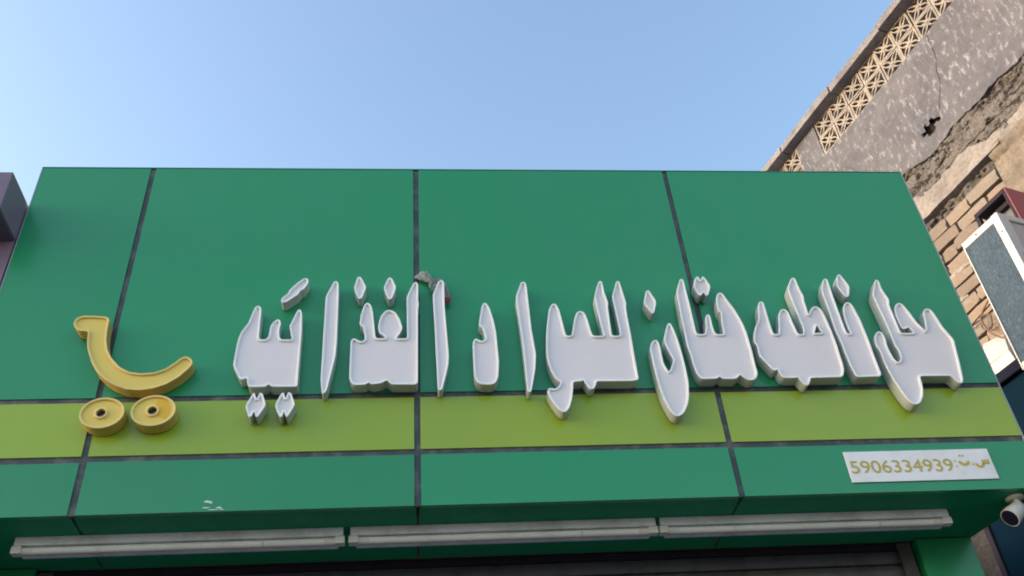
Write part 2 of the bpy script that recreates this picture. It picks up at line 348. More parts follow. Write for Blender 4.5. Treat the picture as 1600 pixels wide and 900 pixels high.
# ---------------------------------------------------------------- sign letters
LETTERS = {
 'yeh': [(-0.6531, 4.1143), (-0.64, 4.1103), (-0.6338, 4.0918), (-0.6312, 3.9428), (-0.6048, 3.9397), (-0.5937, 3.9533), (-0.591, 4.0055), (-0.582, 4.0281), (-0.5649, 4.044), (-0.5532, 4.0372), (-0.5494, 4.0182), (-0.5535, 3.9881), (-0.5504, 3.9509), (-0.5414, 3.9397), (-0.4998, 3.9391), (-0.5151, 4.0045), (-0.4886, 4.0883), (-0.4786, 4.0949), (-0.4691, 4.0774), (-0.4636, 3.9869), (-0.4618, 3.716), (-0.4664, 3.711), (-0.5614, 3.7129), (-0.5725, 3.7268), (-0.581, 3.7133), (-0.6418, 3.7128), (-0.6527, 3.7232), (-0.6591, 3.7577), (-0.6769, 3.7469), (-0.6862, 3.7548), (-0.7166, 3.8137), (-0.7164, 3.8625), (-0.713, 3.9348), (-0.7052, 3.9762), (-0.6791, 4.0274), (-0.6754, 4.0482), (-0.6613, 4.1076)],
 'hamza': [(-0.5609, 4.1398), (-0.5555, 4.1565), (-0.5344, 4.1761), (-0.5286, 4.199), (-0.4992, 4.2361), (-0.4718, 4.2623), (-0.4561, 4.2581), (-0.4524, 4.2357), (-0.4706, 4.1985), (-0.4854, 4.1926), (-0.4902, 4.1737), (-0.5369, 4.1317), (-0.5532, 4.1279)],
 'dots1': [(-0.6507, 3.6249), (-0.6296, 3.682), (-0.6219, 3.6878), (-0.6112, 3.6564), (-0.6037, 3.6874), (-0.5916, 3.6846), (-0.5728, 3.6314), (-0.5987, 3.5786), (-0.606, 3.5763), (-0.6164, 3.6052), (-0.6226, 3.5783), (-0.633, 3.5794)],
 'dots2': [(-0.5407, 3.6283), (-0.5203, 3.6831), (-0.5116, 3.6872), (-0.5021, 3.6566), (-0.4962, 3.6877), (-0.4833, 3.6841), (-0.4639, 3.6291), (-0.4889, 3.576), (-0.4942, 3.5737), (-0.504, 3.6026), (-0.5093, 3.5741), (-0.5198, 3.5768)],
 'alef1': [(-0.3396, 4.246), (-0.3275, 4.2347), (-0.3245, 4.1692), (-0.3205, 3.9198), (-0.3226, 3.856), (-0.3474, 3.6941), (-0.3585, 3.6764), (-0.368, 3.6834), (-0.3749, 3.7419), (-0.3775, 4.1597), (-0.3485, 4.239)],
 'dia1': [(-0.2434, 4.269), (-0.233, 4.2617), (-0.2105, 4.2084), (-0.2265, 4.1503), (-0.2371, 4.1454), (-0.245, 4.1535), (-0.2629, 4.2038), (-0.2509, 4.2618)],
 'dia2': [(-0.1126, 4.2629), (-0.1031, 4.2566), (-0.0846, 4.2073), (-0.1019, 4.1471), (-0.1126, 4.1412), (-0.1204, 4.1493), (-0.1391, 4.2058), (-0.1204, 4.2588)],
 'ghain': [(-0.255, 3.9429), (-0.2437, 3.9372), (-0.2248, 3.9248), (-0.2139, 3.9293), (-0.2083, 3.9432), (-0.219, 4.0007), (-0.2335, 4.0103), (-0.2292, 4.065), (-0.2156, 4.1185), (-0.2029, 4.1273), (-0.1888, 4.1133), (-0.1803, 4.079), (-0.1659, 3.9407), (-0.1235, 3.9391), (-0.1379, 3.9562), (-0.1538, 3.9686), (-0.1582, 4.0018), (-0.1494, 4.0495), (-0.1309, 4.0804), (-0.1119, 4.087), (-0.0889, 4.076), (-0.0696, 4.0389), (-0.0573, 3.9909), (-0.0677, 3.9627), (-0.084, 3.9386), (-0.0391, 3.9379), (-0.0417, 4.1515), (-0.0355, 4.1715), (-0.012, 4.2323), (-0.0002, 4.2373), (0.0084, 4.2219), (0.007, 4.1361), (0.0108, 4.1162), (0.006, 4.0916), (0.0038, 3.7242), (-0.0028, 3.7122), (-0.1001, 3.7141), (-0.1191, 3.737), (-0.1361, 3.7217), (-0.179, 3.7156), (-0.1879, 3.7271), (-0.2004, 3.7152), (-0.2397, 3.7142), (-0.2542, 3.7223), (-0.2652, 3.7486), (-0.2654, 3.8281), (-0.2657, 3.9301)],
 'alef2': [(0.097, 4.2418), (0.1082, 4.2479), (0.1182, 4.2344), (0.1175, 4.1052), (0.1285, 3.8486), (0.1251, 3.8034), (0.099, 3.6893), (0.0894, 3.6818), (0.0809, 3.6897), (0.0733, 4.0083), (0.0682, 4.1655), (0.093, 4.2387)],
 'dal': [(0.2814, 4.1194), (0.2931, 4.1182), (0.3051, 4.0933), (0.3192, 4.0245), (0.3259, 3.9667), (0.3293, 3.8179), (0.3228, 3.7463), (0.313, 3.7182), (0.294, 3.7054), (0.2538, 3.708), (0.2361, 3.7197), (0.2263, 3.7481), (0.2266, 3.9116), (0.2342, 3.9302), (0.2434, 3.9329), (0.2625, 3.9195), (0.2757, 3.9258), (0.28, 3.9371), (0.2718, 3.9866), (0.2555, 3.9983), (0.2603, 4.0349), (0.2728, 4.1035)],
 'alef3': [(0.4508, 4.2318), (0.4631, 4.2349), (0.4714, 4.2182), (0.474, 3.9743), (0.4822, 3.8519), (0.4738, 3.7792), (0.4495, 3.6736), (0.4416, 3.6659), (0.4334, 3.6739), (0.4306, 3.8898), (0.4203, 4.1522), (0.4463, 4.2256)],
 'lamwaw': [(0.5332, 3.9507), (0.5436, 4.0154), (0.5549, 4.0766), (0.567, 4.1052), (0.5793, 4.1143), (0.5919, 4.1059), (0.6003, 4.0761), (0.6073, 4.0146), (0.611, 3.9773), (0.6148, 3.9422), (0.6371, 3.9419), (0.6465, 3.9768), (0.6572, 4.0233), (0.6684, 4.0563), (0.6814, 4.0709), (0.6947, 4.0708), (0.7069, 4.0606), (0.7143, 4.0273), (0.7221, 3.9665), (0.7271, 3.9402), (0.7742, 3.9395), (0.7691, 3.9752), (0.7592, 4.1446), (0.7615, 4.1568), (0.7734, 4.1963), (0.7875, 4.2312), (0.7962, 4.2376), (0.8032, 4.231), (0.8058, 4.1761), (0.8152, 4.1123), (0.8107, 4.093), (0.8076, 3.9395), (0.8432, 3.939), (0.8436, 3.9742), (0.8367, 4.1512), (0.844, 4.1708), (0.8636, 4.2281), (0.8728, 4.2376), (0.8805, 4.2305), (0.8851, 4.1854), (0.8935, 4.1115), (0.8888, 4.0922), (0.8872, 4.0395), (0.8886, 3.9457), (0.8874, 3.8377), (0.8878, 3.7178), (0.8575, 3.712), (0.7149, 3.7139), (0.7099, 3.6974), (0.7017, 3.6807), (0.6886, 3.6755), (0.6788, 3.6832), (0.6623, 3.7205), (0.652, 3.7147), (0.6195, 3.7136), (0.6168, 3.6824), (0.6071, 3.6325), (0.5922, 3.5917), (0.5762, 3.573), (0.564, 3.5733), (0.5495, 3.5858), (0.5315, 3.6168), (0.517, 3.6501), (0.5104, 3.6698), (0.5185, 3.6843), (0.5292, 3.6858), (0.5448, 3.6813), (0.5575, 3.6911), (0.5675, 3.7087), (0.5689, 3.7154), (0.5611, 3.7198), (0.5483, 3.7359), (0.5353, 3.7692), (0.5268, 3.8128), (0.5246, 3.8526)],
 'dia3': [(0.9963, 4.1824), (1.0037, 4.1794), (1.0245, 4.1248), (1.0225, 4.1053), (1.0058, 4.0562), (0.997, 4.0539), (0.9719, 4.1073), (0.9719, 4.1195), (0.9882, 4.1735)],
 'noon': [(1.0466, 3.9836), (1.0546, 3.999), (1.0614, 4.0027), (1.0684, 3.9989), (1.0754, 3.9692), (1.0822, 3.9227), (1.0861, 3.8814), (1.0888, 3.8344), (1.0903, 3.7723), (1.0895, 3.7071), (1.0796, 3.6392), (1.0667, 3.5978), (1.0452, 3.5591), (1.0205, 3.5413), (1.004, 3.5486), (0.9902, 3.5714), (0.9742, 3.6239), (0.9652, 3.6881), (0.961, 3.7441), (0.959, 3.8054), (0.9592, 3.859), (0.9586, 3.8789), (0.9694, 3.9037), (0.9826, 3.9154), (0.9937, 3.9139), (0.9998, 3.901), (1.002, 3.8782), (1.002, 3.8583), (1.0022, 3.7981), (1.0157, 3.7544), (1.025, 3.7656), (1.0461, 3.8093), (1.0446, 3.8217), (1.0265, 3.8851), (1.0232, 3.9143)],
 'heh': [(1.1586, 4.2456), (1.1673, 4.2389), (1.1673, 4.196), (1.1693, 4.1018), (1.1689, 3.9679), (1.1699, 3.9432), (1.1994, 3.9414), (1.2082, 3.951), (1.2175, 3.9861), (1.2233, 4.0288), (1.2316, 4.045), (1.2425, 4.0468), (1.2471, 4.0309), (1.2456, 3.9952), (1.2475, 3.9575), (1.2529, 3.9411), (1.2863, 3.9406), (1.2893, 4.0041), (1.2981, 4.0567), (1.2899, 4.0626), (1.287, 4.086), (1.2897, 4.1104), (1.2953, 4.1449), (1.3056, 4.1622), (1.3167, 4.1676), (1.3285, 4.1575), (1.3393, 4.1247), (1.3602, 4.0754), (1.3793, 4.003), (1.3865, 3.9462), (1.3873, 3.886), (1.3878, 3.8521), (1.3856, 3.7892), (1.3858, 3.7406), (1.3748, 3.7159), (1.3547, 3.705), (1.3379, 3.7079), (1.3222, 3.7208), (1.3093, 3.7346), (1.2943, 3.7174), (1.2804, 3.7134), (1.2327, 3.7151), (1.2223, 3.7275), (1.21, 3.7164), (1.1552, 3.7157), (1.1432, 3.7203), (1.1313, 3.7444), (1.1251, 3.7893), (1.1225, 3.8384), (1.1171, 3.8855), (1.1189, 3.9874), (1.1201, 4.0829), (1.1247, 4.1663), (1.1282, 4.1813), (1.1443, 4.2264), (1.151, 4.2416)],
 'dots3': [(1.2313, 4.2594), (1.2385, 4.2553), (1.2422, 4.2333), (1.2531, 4.2577), (1.2611, 4.2577), (1.2668, 4.2459), (1.2814, 4.2051), (1.2775, 4.19), (1.261, 4.1517), (1.251, 4.1473), (1.2423, 4.1693), (1.2296, 4.149), (1.2201, 4.1511), (1.2076, 4.1946), (1.2065, 4.2057), (1.2204, 4.2488)],
 'tah': [(1.4869, 4.1153), (1.4981, 4.1107), (1.4984, 4.0642), (1.4989, 3.9777), (1.5017, 3.9385), (1.5239, 3.9373), (1.5407, 4.0009), (1.5476, 4.0393), (1.5622, 4.0659), (1.5761, 4.0735), (1.5887, 4.0685), (1.5967, 4.0533), (1.6014, 3.9954), (1.608, 3.9432), (1.6131, 3.936), (1.6318, 3.9358), (1.6398, 3.9654), (1.626, 4.1744), (1.6285, 4.1921), (1.6545, 4.2405), (1.6672, 4.2502), (1.6758, 4.244), (1.6798, 4.1866), (1.6887, 4.1412), (1.6833, 4.1213), (1.6832, 4.0572), (1.6814, 4.0402), (1.6893, 4.0547), (1.7041, 4.0751), (1.7212, 4.0862), (1.7363, 4.0831), (1.7476, 4.0663), (1.7551, 4.0223), (1.7597, 3.9553), (1.7624, 3.8733), (1.7606, 3.838), (1.7596, 3.7746), (1.7558, 3.7479), (1.7442, 3.7216), (1.7325, 3.7144), (1.6021, 3.7133), (1.5945, 3.6939), (1.5823, 3.6768), (1.5725, 3.6778), (1.5624, 3.6888), (1.5501, 3.7174), (1.539, 3.7141), (1.4941, 3.7145), (1.4819, 3.7257), (1.4751, 3.7521), (1.4714, 3.7584), (1.4643, 3.7515), (1.4558, 3.7534), (1.4422, 3.778), (1.4184, 3.8173), (1.4133, 3.8277), (1.4154, 3.88), (1.4055, 3.8949), (1.4144, 3.9365), (1.4339, 3.9833), (1.4564, 4.0188), (1.4622, 4.05), (1.4679, 4.084), (1.4764, 4.1095)],
 'tah_hole': [(1.6822, 3.9412), (1.7158, 3.9421), (1.7038, 3.9836)],
 'dia4': [(1.8828, 4.2669), (1.8909, 4.2632), (1.9107, 4.2051), (1.9122, 4.1898), (1.8964, 4.1442), (1.8855, 4.1348), (1.8763, 4.1409), (1.8577, 4.1928), (1.8578, 4.2056), (1.8709, 4.2545)],
 'feh': [(1.812, 4.2435), (1.8227, 4.2377), (1.8221, 4.1854), (1.8213, 4.0851), (1.8226, 3.9544), (1.825, 3.9364), (1.8424, 3.9352), (1.8378, 3.9589), (1.8368, 4.002), (1.841, 4.0456), (1.8492, 4.0799), (1.8628, 4.1025), (1.8764, 4.1074), (1.889, 4.1023), (1.8963, 4.0794), (1.9059, 4.006), (1.9083, 3.9248), (1.9093, 3.878), (1.9079, 3.8219), (1.9094, 3.7283), (1.9021, 3.7151), (1.8044, 3.713), (1.7964, 3.7242), (1.7886, 3.7741), (1.7851, 3.8421), (1.7852, 3.879), (1.7779, 3.9503), (1.7798, 4.0807), (1.7789, 4.1655), (1.7806, 4.1832), (1.8, 4.2317)],
 'mahal': [(2.0489, 4.2345), (2.059, 4.2272), (2.0573, 4.1834), (2.0718, 4.1199), (2.0677, 4.1024), (2.0628, 4.0925), (2.0627, 4.0529), (2.0643, 3.944), (2.0677, 3.9363), (2.1254, 3.9355), (2.1083, 3.9673), (2.0949, 3.9574), (2.081, 3.9576), (2.0756, 3.9773), (2.073, 4.0234), (2.0797, 4.0675), (2.0921, 4.0922), (2.1115, 4.1015), (2.1248, 4.0924), (2.1396, 4.052), (2.1533, 3.9981), (2.1695, 3.9641), (2.1796, 3.9438), (2.1898, 3.9734), (2.2007, 4.0268), (2.2045, 4.0513), (2.215, 4.0636), (2.2309, 4.0678), (2.2432, 4.0623), (2.2521, 4.036), (2.2636, 3.9677), (2.2866, 3.9029), (2.2881, 3.8911), (2.2821, 3.8583), (2.2695, 3.7793), (2.253, 3.6944), (2.2436, 3.676), (2.2285, 3.6741), (2.2061, 3.7121), (2.071, 3.7133), (2.0674, 3.6759), (2.062, 3.6455), (2.0498, 3.6135), (2.0277, 3.5832), (2.0083, 3.5752), (1.9955, 3.5797), (1.9815, 3.5957), (1.9664, 3.638), (1.9504, 3.7037), (1.9408, 3.7796), (1.9412, 3.8442), (1.9316, 3.8777), (1.9403, 3.9197), (1.9559, 3.9412), (1.9698, 3.9472), (1.9808, 3.9408), (1.984, 3.9214), (1.9854, 3.8979), (1.981, 3.876), (1.9821, 3.8436), (1.987, 3.8078), (1.9942, 3.7886), (2.003, 3.7857), (2.0155, 3.7964), (2.022, 3.8108), (2.0242, 3.8429), (2.0158, 3.8764), (2.0154, 3.9709), (2.0065, 4.1306), (2.0052, 4.1483), (2.0231, 4.1888), (2.0404, 4.2273)],
 'hook': [(-1.3355, 4.0698), (-1.2877, 4.0684), (-1.2423, 4.0637), (-1.2278, 4.051), (-1.2273, 3.9951), (-1.2211, 3.9465), (-1.2076, 3.8986), (-1.1846, 3.859), (-1.1459, 3.8158), (-1.1049, 3.792), (-1.0608, 3.7844), (-1.0124, 3.7881), (-0.972, 3.805), (-0.9395, 3.8354), (-0.918, 3.8585), (-0.8999, 3.8629), (-0.8794, 3.85), (-0.8717, 3.8264), (-0.8853, 3.8034), (-0.9166, 3.7642), (-0.9605, 3.731), (-1.0063, 3.7132), (-1.0536, 3.7067), (-1.1026, 3.7114), (-1.1484, 3.7309), (-1.1898, 3.758), (-1.2276, 3.7966), (-1.2582, 3.8432), (-1.2826, 3.8998), (-1.2954, 3.9476), (-1.2986, 3.9912), (-1.3354, 3.9933), (-1.3543, 4.009), (-1.3652, 4.0337), (-1.3584, 4.0584)],
 'wheels': [(-1.1725, 3.6091, 0.0744), (-0.9873, 3.6153, 0.0751)]}
DEPTH = 0.060
def area(p): return 0.5 * sum(p[i][0] * p[(i + 1) % len(p)][1] - p[(i + 1) % len(p)][0] * p[i][1] for i in range(len(p)))
def rounded(p, rad=0.011):
    out = []; n = len(p)
    for i in range(n):
        a, b, c = Vector(p[i - 1]), Vector(p[i]), Vector(p[(i + 1) % n])
        d1, d2 = (a - b), (c - b); l1, l2 = d1.length, d2.length
        if l1 < 1e-6 or l2 < 1e-6: continue
        if abs((-d1).angle_signed(d2, 0)) < R(5): out.append(tuple(b)); continue
        k1, k2 = min(rad, 0.42 * l1), min(rad, 0.42 * l2)
        q0 = b + d1.normalized() * k1; q2 = b + d2.normalized() * k2
        for t in (0.0, 0.33, 0.67, 1.0):
            out.append(tuple(q0 * (1 - t) ** 2 + b * 2 * t * (1 - t) + q2 * t * t))
    return out
def inset_dirs(p):
    n = len(p); res = []
    for i in range(n):
        a, b, c = Vector(p[i - 1]), Vector(p[i]), Vector(p[(i + 1) % n])
        e1, e2 = (b - a).normalized(), (c - b).normalized()
        n1, n2 = Vector((-e1.y, e1.x)), Vector((-e2.y, e2.x))
        m = n1 + n2
        if m.length < 1e-4: m = n1
        m = m.normalized(); res.append(m * min(1.5, 1 / max(0.3, m.dot(n1))))
    return res
def strip(loops, closed=True):
    vs, fs = [], []; n = len(loops[0])
    for L in loops: vs += L
    for k in range(len(loops) - 1):
        for i in range(n):
            j = (i + 1) % n; fs.append((k * n + i, k * n + j, (k + 1) * n + j, (k + 1) * n + i))
    return vs, fs
RIM = [(0.0, -0.0055), (0.0002, -0.0006), (0.0012, 0.0002), (0.0072, 0.0), (0.0084, -0.0008), (0.0087, -0.0098)]
def join(parts):
    vs, fs = [], []
    for v, f in parts:
        b = len(vs); vs += v; fs += [tuple(i + b for i in q) for q in f]
    return vs, fs
def build_letter(name, outline, hole, colour, depth=DEPTH, hub=None):
    if area(outline) < 0: outline = outline[::-1]
    o = rounded(outline)
    cx = sum(q[0] for q in o) / len(o); zb = min(q[1] for q in o)
    root = empty(name, (cx, -0.001, zb))
    loops = [[(x - cx, z - zb) for x, z in o]]
    if hole:
        if area(hole) > 0: hole = hole[::-1]
        loops.append([(x - cx, z - zb) for x, z in rounded(hole, 0.004)])
    # side walls, with a small shadow gap at the panel
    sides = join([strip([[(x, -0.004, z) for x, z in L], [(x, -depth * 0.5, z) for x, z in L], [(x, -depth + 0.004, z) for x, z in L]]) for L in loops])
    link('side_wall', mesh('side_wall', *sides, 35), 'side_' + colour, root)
    rims = []
    for L in loops:
        dr = inset_dirs(L)
        rims.append(strip([[(p[0] + d.x * u, -depth - w, p[1] + d.y * u) for p, d in zip(L, dr)] for u, w in RIM]))
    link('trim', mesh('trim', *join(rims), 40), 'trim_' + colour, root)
    polys = [[Vector((x, -depth + 0.008, z)) for x, z in L] for L in loops]
    tris = tessellate_polygon(polys)
    vs = [tuple(v) for L in polys for v in L]
    me = bpy.data.meshes.new('face'); me.from_pydata(vs, [], [tuple(t) for t in tris]); me.update()
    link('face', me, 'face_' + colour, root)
    # back plate / spacers
    return root
GL = 'white channel letters on the green fascia'
for key, nm, label in [
    ('yeh', 'channel_letter', 'leftmost white letter cluster with three prongs, right of yellow trolley emblem'),
    ('hamza', 'letter_mark', 'slanted white lens-shaped mark above the leftmost letter cluster'),
    ('dots1', 'letter_dot', 'left of two white double-diamond dots on lime band under leftmost letter cluster'),
    ('dots2', 'letter_dot', 'right of two white double-diamond dots on lime band under leftmost letter cluster'),
    ('alef1', 'channel_letter', 'slim white upright letter stroke, first from the left, leaning right'),
    ('dia1', 'letter_dot', 'left of the two white diamonds above the round-headed letter cluster'),
    ('dia2', 'letter_dot', 'right of the two white diamonds above the round-headed letter cluster'),
    ('ghain', 'channel_letter', 'white letter cluster with a round head between two prongs'),
    ('alef2', 'channel_letter', 'slim white upright letter stroke with a grey rag hooked over its top'),
    ('dal', 'channel_letter', 'short white letter with notched left side and rounded base'),
    ('alef3', 'channel_letter', 'slim white upright letter stroke leaning left, right of the short notched letter'),
    ('lamwaw', 'channel_letter', 'wide white letter cluster with four prongs and a hanging tail, middle of sign'),
    ('dia3', 'letter_dot', 'single white diamond above the white bowl-shaped letter'),
    ('noon', 'channel_letter', 'white bowl-shaped letter with deep pocket hanging over the lime band'),
    ('heh', 'channel_letter', 'white letter cluster with scalloped base under the double-diamond dot at a joint'),
    ('dots3', 'letter_dot', 'white double-diamond dot high on the fascia over a vertical dark joint'),
    ('tah', 'channel_letter', 'white letter cluster with a small triangular hole in its loop'),
    ('dia4', 'letter_dot', 'rightmost white diamond dot, topmost of all the lettering'),
    ('feh', 'channel_letter', 'white two-pronged letter with flat base, second letter from right end'),
    ('mahal', 'channel_letter', 'rightmost white letter cluster with large lower lobe reaching the lime band')]:
    r_ = build_letter(nm, LETTERS[key], LETTERS['tah_hole'] if key == 'tah' else None, 'white')
    tag(r_, label, 'sign letter' if nm == 'channel_letter' else 'letter dot', GL)
hook = build_letter('trolley_emblem', LETTERS['hook'], None, 'yellow')
tag(hook, 'curved yellow basket stroke of the trolley emblem, above its two wheels', 'emblem', 'yellow trolley emblem')
for i, (cx, cz, rad) in enumerate(LETTERS['wheels']):
    circ = [(cx + rad * 1.09 * math.cos(2 * math.pi * k / 40), cz + rad * 0.91 * math.sin(2 * math.pi * k / 40)) for k in range(40)]
    hr = rad * 0.225
    hole = [(cx - 0.004 + hr * math.cos(2 * math.pi * k / 20), cz + hr * math.sin(2 * math.pi * k / 20)) for k in range(20)]
    wr = build_letter('emblem_wheel', circ, hole, 'yellow')
    zb = cz - rad
    rad *= 0.91
    hub = [(wr.location.x * 0 - 0.004 + hr * 1.02 * math.cos(2 * math.pi * k / 24), rad + hr * 1.02 * math.sin(2 * math.pi * k / 24)) for k in range(24)]
    link('hub_socket', mesh('hub_socket', [(x, -0.044, z) for x, z in hub], [tuple(range(24))]), 'black', wr)
    tag(wr, ['left yellow drum wheel of the trolley emblem, crossing a dark joint', 'right yellow drum wheel of the trolley emblem, with a deeper orange sector'][i], 'emblem', 'yellow trolley emblem')
    if i == 1:
        sec = [(hr * 1.45 * math.cos(a) - 0.004, rad + hr * 1.45 * math.sin(a)) for a in [R(-40 + 12.1 * k) for k in range(11)]]
        sec2 = [((rad - 0.009) * math.cos(a), rad + (rad - 0.009) * math.sin(a)) for a in [R(-40 + 12.1 * k) for k in range(11)]]
        vs = [(x, -DEPTH + 0.0072, z) for x, z in sec + sec2]
        link('orange_sector', mesh('orange_sector', vs, [(k, k + 1, 12 + k, 11 + k) for k in range(10)]), 'deep_yellow', wr)

# ---------------------------------------------------------------- grey rag over one letter
rag = tag(empty('rag', (0.085, -0.025, 4.20)), 'grey rag with a red end hooked over a slim white letter', 'rag')
def ribbon(path, widths, seed, nw=7, crease=0.006):
    vs, fs = [], []; n = len(path)
    for i, p in enumerate(path):
        p = Vector(p); tn = (Vector(path[min(i + 1, n - 1)]) - Vector(path[max(i - 1, 0)])).normalized()
        side = tn.cross(Vector((0, 1, 0))).normalized()
        for k in range(nw):
            u = k / (nw - 1) - 0.5
            off = crease * math.sin(k * 2.4 + seed + i * 0.35) + 0.006 * noise.noise(Vector((i * 0.5, k * 0.7, seed)))
            vs.append(p + side * (u * widths[i] * (1 + 0.25 * noise.noise(Vector((i * 0.8, k, seed + 5))))) + Vector((0, off, 0)))
    for i in range(n - 1):
        for k in range(nw - 1):
            a = i * nw + k; fs.append((a, a + 1, a + nw + 1, a + nw))
    return vs, fs
def curve(pts, n):
    out = []; m = len(pts) - 1
    for i in range(n + 1):
        t = i / n * m; k = min(int(t), m - 1); f = t - k
        p0, p1, p2, p3 = [Vector(pts[min(max(k + q, 0), m)]) for q in (-1, 0, 1, 2)]
        out.append(0.5 * ((2 * p1) + (-p0 + p2) * f + (2 * p0 - 5 * p1 + 4 * p2 - p3) * f * f + (-p0 + 3 * p1 - 3 * p2 + p3) * f ** 3))
    return out
def lerp_list(a, n):
    return [a[min(int(i / n * (len(a) - 1)), len(a) - 2)] * (1 - (i / n * (len(a) - 1) - min(int(i / n * (len(a) - 1)), len(a) - 2))) + a[min(int(i / n * (len(a) - 1)), len(a) - 2) + 1] * (i / n * (len(a) - 1) - min(int(i / n * (len(a) - 1)), len(a) - 2)) for i in range(n + 1)]
rp = []
N_ = 22
rp.append(ribbon(curve([(0.008, -0.012, 4.322), (0.03, -0.018, 4.30), (0.055, -0.024, 4.272), (0.075, -0.028, 4.266), (0.098, -0.03, 4.272), (0.116, -0.028, 4.25), (0.124, -0.026, 4.21), (0.13, -0.024, 4.172)], N_), lerp_list([0.05, 0.045, 0.022, 0.018, 0.02, 0.022, 0.026, 0.022], N_), 1.0))
rp.append(ribbon(curve([(0.036, -0.016, 4.325), (0.05, -0.022, 4.298), (0.066, -0.028, 4.27), (0.08, -0.03, 4.262)], N_), lerp_list([0.018, 0.026, 0.018, 0.012], N_), 3.0, 7, 0.008))
rp.append(ribbon(curve([(0.074, -0.026, 4.268), (0.071, -0.028, 4.24), (0.067, -0.03, 4.205)], N_), lerp_list([0.03, 0.034, 0.008], N_), 5.0, 7, 0.009))
o = link('cloth', mesh('cloth', *join(rp), 180), 'rag', rag); P_(o, rag)
o = link('red_end', mesh('red_end', *ribbon(curve([(0.1295, -0.026, 4.176), (0.13, -0.027, 4.163), (0.127, -0.027, 4.15)], 6), [0.024] * 7, 2.0), 180), 'ragred', rag); P_(o, rag)
for o in rag.children:
    md = o.modifiers.new('thick', 'SOLIDIFY'); md.thickness = 0.0022

# ---------------------------------------------------------------- number plaque
pl = tag(empty('number_plaque', (1.965, -0.002, 3.265)), 'white strip plaque with gold registration number on lower green row', 'plaque')
box('board', -0.301, 0.297, -0.004, 0.0, 0.0, 0.133, 'plaque', pl, 0.0008)
cu = bpy.data.curves.new('number', 'FONT'); cu.body = '5906334939'; cu.size = 0.077;  cu.extrude = 0.0; cu.space_character = 0.985
tmp = bpy.data.objects.new('tmp', cu); COL.objects.link(tmp)
bpy.context.view_layer.update()
nm_ = bpy.data.meshes.new_from_object(tmp.evaluated_get(bpy.context.evaluated_depsgraph_get()))
bpy.data.objects.remove(tmp)
for v in nm_.vertices: v.co = Vector((v.co.x * 1.12 - 0.294, -0.0052, v.co.y + 0.038))
nm_.materials.clear()
base_me = nm_.copy()
bm = bmesh.new(); bm.from_mesh(nm_); 
for dx, dy in ((0.0008, 0.0002), (0.0004, 0.0004)):
    k0 = len(bm.verts); bm.from_mesh(base_me); bm.verts.ensure_lookup_table()
    for v in bm.verts[k0:]: v.co += Vector((dx, -dy, 0.0004))
bm.to_mesh(nm_); bm.free()
bm = bmesh.new(); bm.from_mesh(nm_); bmesh.ops.recalc_face_normals(bm, faces=bm.faces); bm.to_mesh(nm_); bm.free()
link('lettering', nm_, 'gold', pl)
def flat(name, polys, mat, par):
    vs, fs = [], []
    for p in polys:
        b = len(vs); vs += [(x, -0.0053, z) for x, z in p]
        fs += [tuple(i + b for i in tri) for tri in tessellate_polygon([[Vector((x, z, 0)) for x, z in p]])]
    link(name, mesh(name, vs, fs), mat, par)
def sq(x, z, a=0.0042): return [(x - a, z), (x, z - a), (x + a, z), (x, z + a)]
def arc(cx, cz, r0, r1, a0, a1, n=12, sx=1.0):
    A = [(cx + sx * r1 * math.cos(R(a0 + (a1 - a0) * i / n)), cz + r1 * math.sin(R(a0 + (a1 - a0) * i / n))) for i in range(n + 1)]
    B = [(cx + sx * r0 * math.cos(R(a0 + (a1 - a0) * i / n)), cz + r0 * math.sin(R(a0 + (a1 - a0) * i / n))) for i in range(n, -1, -1)]
    return A + B
flat('lettering', [sq(0.143, 0.058, 0.0048), sq(0.143, 0.080, 0.0048),
    arc(0.179, 0.078, 0.0085, 0.0195, 176, 364, 14, 1.2), sq(0.170, 0.103, 0.0055), sq(0.183, 0.103, 0.0055),
    sq(0.212, 0.064, 0.005),
    arc(0.241, 0.066, 0.0075, 0.0175, 170, 365, 14, 1.1),
    [(0.252, 0.064), (0.283, 0.064), (0.2835, 0.086), (0.2765, 0.086), (0.276, 0.074), (0.2725, 0.074), (0.272, 0.085), (0.2655, 0.085), (0.265, 0.074), (0.262, 0.074), (0.261, 0.084), (0.2535, 0.084)]], 'gold', pl)

# ---------------------------------------------------------------- tube lights under the soffit
def fixture(x0, x1, label):
    L = x1 - x0; f = empty('tube_light', ((x0 + x1) / 2, 0.19, ZB - 0.05)); tag(f, label, 'tube light', 'tube lights under the soffit')
    h = L / 2; z0 = 0.05
    box('batten', -h, h, -0.035, 0.03, 0.016, z0 - 0.0008, 'batten', f, 0.004, 2)
    link('tube', tube_me([(-h + 0.03, -0.018, 0.0), (h - 0.03, -0.018, 0.0)], 0.0135, 16), 'tube', f)
    box('reflector_lip', -h + 0.02, h - 0.02, 0.006, 0.028, -0.01, 0.0155, 'batten', f, 0.003)
    for s in (-1, 1):
        link('end_cap', tube_me([(s * (h - 0.07), -0.018, 0.0), (s * (h - 0.03), -0.018, 0.0)], 0.0145, 16), 'cap', f)
        box('lamp_holder', s * (h - 0.012) - 0.018, s * (h - 0.012) + 0.018, -0.034, 0.0, -0.013, 0.0155, 'cap', f, 0.004, 2)
    for s in (-0.5, 0.5):
        link('tube_clip', tube_me([(s * h - 0.005, -0.018, 0.0), (s * h + 0.005, -0.018, 0.0)], 0.0148, 14), 'cap', f)
    return f
fixture(-1.452, -0.278, 'left white fluorescent tube light on the dark green soffit')
fixture(-0.252, 0.912, 'middle white fluorescent tube light on the dark green soffit')
fixture(0.93, 2.10, 'right white fluorescent tube light on the dark green soffit')

